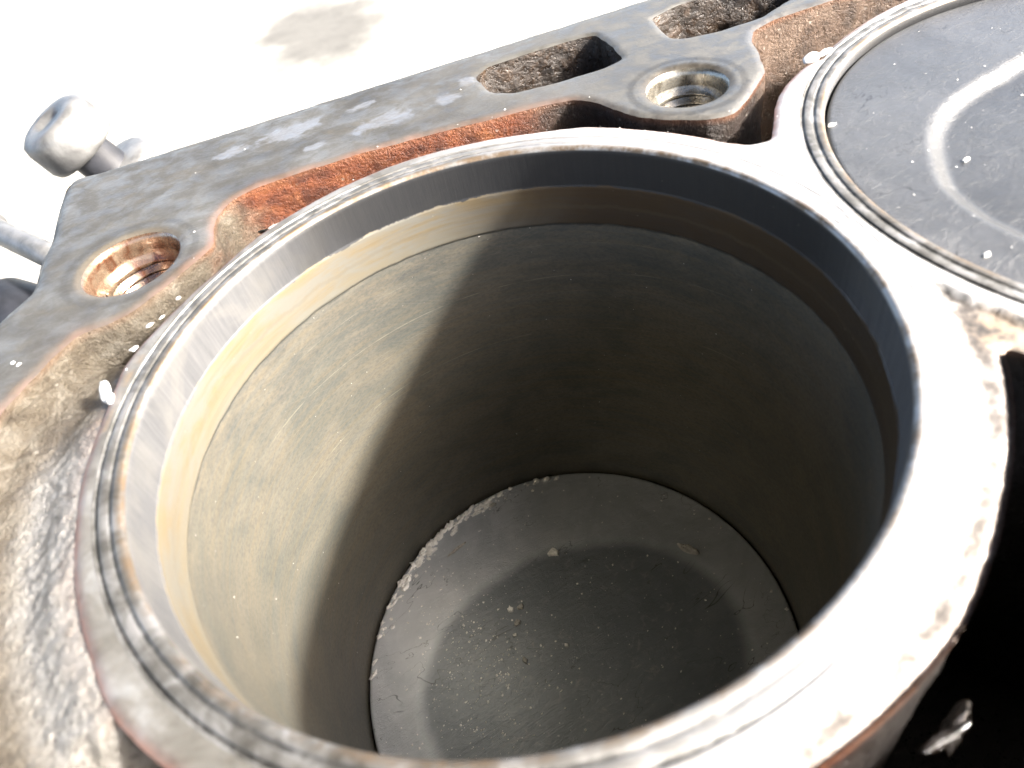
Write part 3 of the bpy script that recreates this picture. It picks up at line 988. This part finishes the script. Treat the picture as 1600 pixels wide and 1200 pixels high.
lump('burr_highlight', (-45.0, 11.4, -0.45), (0.7, 2.3, 0.3), M_glint_grit, block, 0.3, 3)
lump('burr_highlight', (-43.9, 9.6, -0.2), (0.5, 0.9, 0.3), M_glint_grit, block, 0.2, 5)
lump('burr_highlight', (57.0, 42.2, -0.1), (1.6, 1.1, 0.5), M_glint_grit, block, 0.5, 8)
lump('burr_highlight', (59.3, 42.6, -0.05), (1.6, 0.5, 0.35), M_glint_grit, block, 0.45, 9)
lump('burr_highlight', (-27.2, 49.0, -7.2), (2.2, 1.0, 0.3), M_glint_grit, block, 0.1, 10)
# core hole seen at the end of the rusty passage
V, Fa = lathe([(1.5, 0.4), (1.25, 0.5), (1.05, 0.1), (1.0, -3), (0.01, -3.2)], 28)
V = np.stack([V[:, 0] * 1.5, V[:, 2] * -0.0 + V[:, 2], V[:, 1]], 1)      # axis turned to face the camera
V = V * [1, -1, 1] + np.array([-30.2, 48.7, -8.2])
mesh_obj('core_hole', V, Fa, M_dark, block, (-30.2, 48.7, -8.2))
# lumps of casting between the barrel and the near jacket wall
for c, s, rz, sd in (((27.4, -42.4, -16.5), (2.3, 0.5, 0.35), 0.25, 14), ((24.5, -45.0, -21), (1.8, 0.7, 0.6), 0.3, 15), ((32.5, -40.0, -26), (3.0, 1.0, 0.8), 0.6, 16)):
    lump('casting_lump', c, s, M_wet, block, rz, sd, 28, 18, 0.5)

# ------------------------------------------------------------------ pistons
DISH = [(90, 21.6), (113, 21.4), (128, 23.2), (140, 25), (152, 26.8), (165, 28.4), (176, 30.2), (188, 30.9), (215, 31), (270, 31)]


def make_piston(c, ztop, label, M_piston, w0=-0.7, w1=1.0, deep=1.3):
    t = thing('piston', (c[0], c[1], ztop - 56), label, 'piston')
    rs = np.r_[0.01, np.linspace(1.2, 18, 15), np.arange(18.6, 34, 0.4), np.linspace(34.5, 38.9, 12), 39.2]
    seg = 360
    th = np.linspace(0, 2 * np.pi, seg, endpoint=False)
    R_, T_ = np.meshgrid(rs, th, indexing='ij')
    a = np.degrees(T_) - math.degrees(math.atan2(D[1], D[0]))
    a = (a % 360)
    a = np.where(a < 90, 180 - a, a)
    a = np.where(a > 270, 540 - a, a)
    rd = np.interp(a, [q[0] for q in DISH], [q[1] for q in DISH])
    dish = 1 - sstep(w0, w1, R_ - rd)
    X, Y = R_ * np.cos(T_), R_ * np.sin(T_)
    P = np.stack([X.ravel(), Y.ravel(), 0 * X.ravel()], 1)
    Z = ztop - deep * dish + (0.05 * fbm(P, 0.12, 4, 130) + 0.012 * fbm(P, 0.8, 3, 131)).reshape(X.shape)
    V = np.stack([X + c[0], Y + c[1], Z], -1).reshape(-1, 3)
    edge = [(39.45, ztop - 0.1), (39.62, ztop - 0.35), (39.65, ztop - 0.7), (39.65, ztop - 5)]
    V2, _ = lathe(edge, seg, c)
    V = np.vstack([V, V2])
    at = np.r_[dish.ravel(), np.zeros(len(V2))]
    mesh_obj('crown', V, grid_faces(len(rs) + len(edge), seg), M_piston, t, (c[0], c[1], ztop), attrs={'dish': at})
    V, Fa = lathe([(39.3, ztop - 5), (38.2, ztop - 5.05), (38.2, ztop - 5.2), (39.93, ztop - 5.25), (39.93, ztop - 6.4), (38.2, ztop - 6.5)], 180, c)
    mesh_obj('piston_ring', V, Fa, M_dark, t, (c[0], c[1], ztop))
    V, Fa = lathe([(38.2, ztop - 6.5), (39.5, ztop - 6.6), (39.6, ztop - 12), (39.7, ztop - 30), (39.7, ztop - 54), (39.0, ztop - 56), (0.01, ztop - 56)], 120, c)
    mesh_obj('skirt', V, Fa, M_piston, t, (c[0], c[1], ztop))
    return t


P1Z, P2Z = -78.6, -1.3
make_piston((0, 0), P1Z, 'dark dished piston crown at the bottom of the large open bore, dusted with flakes', M_piston, -2.2, 1.4, 0.22)
make_piston(tuple(D), P2Z, 'pale grey piston crown level with the block deck at the right edge', M_piston2, -1.5, 1.5, 1.3)


# ------------------------------------------------------------------ loose debris
def flake_mesh(size, thick, seed, n=9):
    r = random.Random(seed)
    a = [2 * math.pi * k / n + r.uniform(-0.25, 0.25) for k in range(n)]
    rr = [r.uniform(0.6, 1.1) for _ in a]
    ring = [(math.cos(x) * q * size[0], math.sin(x) * q * size[1]) for x, q in zip(a, rr)]
    V = [(x, y, 0) for x, y in ring] + [(x * 0.82, y * 0.82, thick * r.uniform(0.7, 1.2)) for x, y in ring] + [(0, 0, thick * 1.15)]
    Fa = [(k, (k + 1) % n, n + (k + 1) % n, n + k) for k in range(n)] + [(n + k, n + (k + 1) % n, 2 * n) for k in range(n)] + [tuple(range(n))[::-1]]
    return V, Fa


def dish_floor(x, y, c, ztop):
    dx, dy = x - c[0], y - c[1]
    r = math.hypot(dx, dy)
    a = (math.degrees(math.atan2(dy, dx)) - math.degrees(math.atan2(D[1], D[0]))) % 360
    if a < 90:
        a = 180 - a
    if a > 270:
        a = 540 - a
    rd = float(np.interp(a, [q[0] for q in DISH], [q[1] for q in DISH]))
    return ztop - (0.22 if ztop < -10 else 1.3) * (1 - float(sstep(-0.7, 1.0, r - rd))) + 0.03


big = [  # x, y, sx, sy, thick, rz, bright, label
    (-25.9, 29.2, 1.25, 0.55, 0.5, 0.9, 1, 'larger white teardrop flake, left one of the pair at the piston edge'),
    (-24.0, 28.6, 1.5, 0.7, 0.5, 0.5, 1, 'long white teardrop flake, right one of the pair at the piston edge'),
    (0.9, 20.6, 1.35, 1.1, 0.6, 0.1, 1, 'pale pinkish flake lying alone near the middle of the dark piston crown'),
    (3.6, 38.2, 1.2, 0.7, 0.6, 0.2, 1, 'topmost pale flake where the piston crown meets the far bore wall'),
    (-10.4, 11.2, 0.75, 0.75, 0.35, 0.0, 1, 'bright square flake just left of a duller grey one in the piston dish'),
    (-8.3, 11.1, 0.85, 0.7, 0.3, 0.3, 0, 'dull grey flake just right of the bright square one in the piston dish'),
    (-9.6, 8.2, 1.1, 0.8, 0.4, 0.2, 0, 'broad pale grey flake below the square pair in the piston dish'),
    (-10.5, 5.9, 0.55, 0.5, 0.3, 0.4, 1, 'small bright round flake below the broad grey one in the piston dish'),
    (-9.8, 0.6, 0.5, 0.95, 0.35, 0.1, 0, 'narrow upright grey flake near the lower middle of the piston dish'),
    (-1.6, 1.2, 0.5, 0.5, 0.3, 0.2, 1, 'single bright speck at the edge of the dark half of the piston'),
    (26.5, 13.0, 2.6, 0.8, 0.8, -0.75, 0, 'long curved dim flake in the dark right half of the piston crown'),
    (-18.6, 31.8, 1.1, 0.5, 0.4, 0.5, 1, 'white sliver flake at the upper left edge of the piston crown'),
    (-12.6, 35.0, 1.6, 0.55, 0.4, 0.35, 1, 'ragged white flake halfway along the upper edge of the piston crown'),
    (-9.0, 35.8, 1.2, 0.5, 0.4, 0.2, 0, 'grey ragged flake beside the white one on the upper piston edge'),
    (-28.7, 25.9, 0.8, 0.4, 0.4, 0.8, 1, 'small white flake below the teardrop pair at the piston edge'),
    (-18.8, 27.5, 3.0, 0.35, 0.3, 0.45, 0, 'thin dark-edged curl of carbon on the left rim of the piston crown'),
]
for x, y, sx, sy, th_, rz, br, lab in big:
    V, Fa = flake_mesh((sx, sy), th_, int(abs(x * 31 + y * 17)))
    me = bpy.data.meshes.new('carbon_flake')
    me.from_pydata((np.array(V) * MM).tolist(), [], Fa)
    me.materials.append(M_flake if br else M_flake_dim)
    o = bpy.data.objects.new('carbon_flake', me)
    C.objects.link(o)
    o.location = Vector((x, y, dish_floor(x, y, (0, 0), P1Z))) * MM
    o.rotation_euler = (0, 0, rz)
    tag(o, lab, 'flake', 'loose flakes on the piston crown')
for x, y, sx, sy, lab in ((61.8, 12.5, 0.75, 0.35, 'bright flake in the dished middle of the right-hand piston'),
                          (51.5, 25.6, 0.7, 0.4, 'bright flake on the left rim of the right-hand piston'),
                          (52.1, -5.0, 0.5, 0.3, 'small bright flake on the lower part of the right-hand piston')):
    V, Fa = flake_mesh((sx, sy), 0.2, int(x * 7))
    me = bpy.data.meshes.new('metal_flake')
    me.from_pydata((np.array(V) * MM).tolist(), [], Fa)
    me.materials.append(M_glint_grit)
    o = bpy.data.objects.new('metal_flake', me)
    C.objects.link(o)
    o.location = Vector((x, y, dish_floor(x, y, tuple(D), P2Z))) * MM
    o.rotation_euler = (0, 0, 0.3)
    tag(o, lab, 'flake', 'loose flakes on the right-hand piston')


def dust(name, pts, sizes, mat, label, normals=None):
    V, Fa = [], []
    for (x, y, z), s, k in zip(pts, sizes, range(len(sizes))):
        r = random.Random(k * 7 + 3)
        b = len(V)
        a0 = r.uniform(0, 6.28)
        el = r.uniform(0.45, 1.0)
        n = 5
        n = r.choice((4, 5, 6, 7))
        N = Vector(normals[k]) if normals is not None else Vector((0, 0, 1))
        X = N.orthogonal().normalized()
        Y = N.cross(X)
        for q in range(n):
            a = a0 + 2 * math.pi * q / n
            d = X * math.cos(a) * s * r.uniform(0.5, 1.3) + Y * math.sin(a) * s * el * r.uniform(0.5, 1.3)
            V.append(tuple(Vector((x, y, z)) + d))
        V.append(tuple(Vector((x, y, z)) + N * s * 0.35))
        Fa += [(b + q, b + (q + 1) % n, b + n) for q in range(n)]
    o = mesh_obj(name, V, Fa, mat, smooth=False)
    o['kind'] = 'stuff'
    return tag(o, label, 'dust')


# ragged chips jammed along the left and far edge of the lower piston
pp, ss = [], []
for k in range(190):
    a = math.radians(random.gauss(124, 18))
    r = 39.3 - abs(random.gauss(0, 1.0))
    pp.append((r * math.cos(a), r * math.sin(a), P1Z + 0.02))
    ss.append(random.choice((0.2, 0.3, 0.4, 0.55, 0.8, 1.0)))
EDGE = (pp, ss)

# dust on the lower piston, denser over its left half
pp, ss = [], []
while len(pp) < 900:
    a, r = random.uniform(0, 6.283), 39 * math.sqrt(random.random())
    x, y = r * math.cos(a), r * math.sin(a)
    dens = 0.08 + 1.4 * math.exp(-((x + 19) / 8) ** 2 - ((y - 2) / 16) ** 2) + 0.35 * (r > 36 and 95 < math.degrees(a) < 160)
    if random.random() < dens:
        pp.append((x, y, dish_floor(x, y, (0, 0), P1Z)))
        ss.append(random.choice((0.09, 0.1, 0.12, 0.14, 0.2, 0.28)) * (1.5 if r > 37.5 else 1))
dust('piston_dust', pp, ss, M_flake, 'fine pale grit scattered over the dark piston crown in the open bore')
pp, ss = [], []
while len(pp) < 60:
    a, r = random.uniform(0, 6.283), 38 * math.sqrt(random.random())
    x, y = D[0] + r * math.cos(a), D[1] + r * math.sin(a)
    if x < 92 and y < 46:
        pp.append((x, y, dish_floor(x, y, tuple(D), P2Z)))
        ss.append(random.choice((0.07, 0.09, 0.13, 0.18)))
dust('piston_dust', pp, ss, M_glint_grit, 'fine bright grit scattered over the pale right-hand piston crown')
dust('edge_chips', EDGE[0], EDGE[1], M_flake, 'ragged pale chips jammed along the upper left edge of the lower piston crown')
# specks stuck to the far bore wall
pp, ss, nn_ = [], [], []
while len(pp) < 130:
    a = math.radians(random.uniform(20, 200))
    z = -6.5 - 70 * random.random() ** 1.3
    pp.append((39.93 * math.cos(a), 39.93 * math.sin(a), z))
    nn_.append((-math.cos(a), -math.sin(a), 0))
    ss.append(random.choice((0.05, 0.06, 0.08, 0.1, 0.14)))
dust('bore_wall_dust', pp, ss, M_flake_dim, 'tiny pale specks stuck to the oily wall of the open bore', nn_)
# glinting grit and droplets on the deck and along jacket edges
pp, ss = [], []
cand = np.vstack([jout[(jout[:, 0] < 60) & (jout[:, 1] > 5)], barrel[(barrel[:, 0] < 50) & (barrel[:, 1] > -5)]])
for k in range(45):
    p = cand[random.randrange(len(cand))]
    pp.append((p[0] + random.gauss(0, 0.5), p[1] + random.gauss(0, 0.5), 0.0))
    ss.append(random.choice((0.06, 0.08, 0.11, 0.16)))
pp = [p for p in pp]
keep = [k for k, p in enumerate(pp) if not (inside(np.array([p[:2]]), jout)[0] and not inside(np.array([p[:2]]), barrel)[0])]
pp, ss = [pp[k] for k in keep], [ss[k] for k in keep]
for p, s in (((-58.6, 21.5), 0.45), ((-57.6, 20.8), 0.5), ((-38.6, 59.2), 0.25), ((-30.6, 63), 0.2), ((6.6, 62.9), 0.3), ((-37, 41), 0.35), ((-40.8, 21.5), 0.5), ((-42.2, 17.5), 0.6), ((-37.5, 25.6), 0.4), ((-39.3, 22.4), 0.45), ((12, 52), 0.3)):
    pp.append((p[0], p[1], 0.0))
    ss.append(s)
dust('deck_grit', pp, ss, M_glint_grit, 'bright grit and droplets glinting along the edges of the block deck')

# ------------------------------------------------------------------ things behind the block's left corner
M_pipe = simple('pale_blurred_metal', (0.10, 0.10, 0.10), (0.24, 0.24, 0.235), 0.35, 0.45, 0.14, 0.1)
M_rubber = simple('black_rubber', (0.012, 0.013, 0.016), (0.03, 0.032, 0.04), 0.0, 0.5, 0.1, 0.1)


def tube(name, path, rad, mat, parent=None, seg=28, origin=(0, 0, 0), caps=True):
    P = [Vector(p) for p in path]
    V = []
    X = None
    for i, p in enumerate(P):
        tdir = (P[min(i + 1, len(P) - 1)] - P[max(i - 1, 0)]).normalized()
        X = tdir.orthogonal().normalized() if X is None else (X - tdir * X.dot(tdir)).normalized()
        Y = tdir.cross(X)
        r = rad[i] if isinstance(rad, (list, tuple)) else rad
        for k in range(seg):
            a = 2 * math.pi * k / seg
            V.append(tuple(p + X * math.cos(a) * r + Y * math.sin(a) * r))
    Fa = [tuple(q) for q in grid_faces(len(P), seg).tolist()]
    if caps:
        Fa += [tuple(range(seg))[::-1], tuple(range((len(P) - 1) * seg, len(P) * seg))]
    return mesh_obj(name, V, Fa, mat, parent, origin)


pt = thing('large_bolt', (-89, 137, -50), 'blurred stubby silver bolt with a rounded head over a collar behind the left block corner', 'bolt')
tilt = Matrix.Rotation(math.radians(-20), 4, 'Y') @ Matrix.Rotation(math.radians(6), 4, 'X')
base = Vector((-88.5, 137.0, -18.5))


def tilted(prof, seg=60, wob=0.0):
    V, Fa = lathe(prof, seg)
    if wob:
        V[:, :2] *= (1 + wob * fbm(V, 0.25, 3, 200))[:, None]
    V = np.array([tuple(base + tilt @ Vector(v)) for v in V])
    return V, Fa[:, ::-1]


V, Fa = tilted([(0.01, 5.6), (3.4, 5.5), (4.2, 6.6), (7.8, 6.5), (9.4, 5.6), (10.0, 4.0), (10.2, -2.0), (9.6, -3.4), (6.0, -3.7), (0.01, -3.8)], 60, 0.03)
mesh_obj('bolt_head', V, Fa, M_pipe, pt, (-89, 137, -20))
V, Fa = tilted([(5.9, -3.4), (5.6, -5), (5.7, -12.4)], 40)
mesh_obj('neck', V, Fa, M_rubber, pt, (-89, 137, -25))  # black stands in for the shade under the bolt head
V, Fa = tilted([(4.0, -10.6), (7.0, -10.8), (11.0, -11.4), (12.2, -12.6), (12.0, -14.6), (10.0, -15.6), (8.6, -16), (9.4, -18), (9.4, -36), (0.01, -36)])
mesh_obj('collar', V, Fa, M_pipe, pt, (-90, 136, -30))
rod = thing('metal_rod', (-100, 112, -34), 'pale blurred metal rod passing behind the left edge of the block', 'rod')
path = [(-128, 143, -32), (-112, 124.5, -32), (-98, 110, -32.5), (-84, 96, -33)]
tube('shaft', path, 3.1, M_pipe, rod, 24, (-100, 112, -32))
tube('sleeve', [(-117, 130, -32), (-121, 134.6, -32)], 4.2, M_pipe, rod, 24, (-119, 132, -32))
hose = thing('rubber_hose', (-112, 112, -60), 'dark blurred rubber hose below the pale rod at the left edge', 'hose')
hp = [(-150, 118, -52), (-132, 116, -48), (-116, 111, -47), (-104, 104, -50), (-94, 95, -58), (-88, 86, -72)]
tube('hose_body', hp, [9.5] * len(hp), M_rubber, hose, 32, (-112, 112, -50))
tube('hose_clamp', [(-106.2, 105.6, -49.4), (-103, 103.3, -50.4)], 10.1, M_side, hose, 32, (-104, 104, -50))
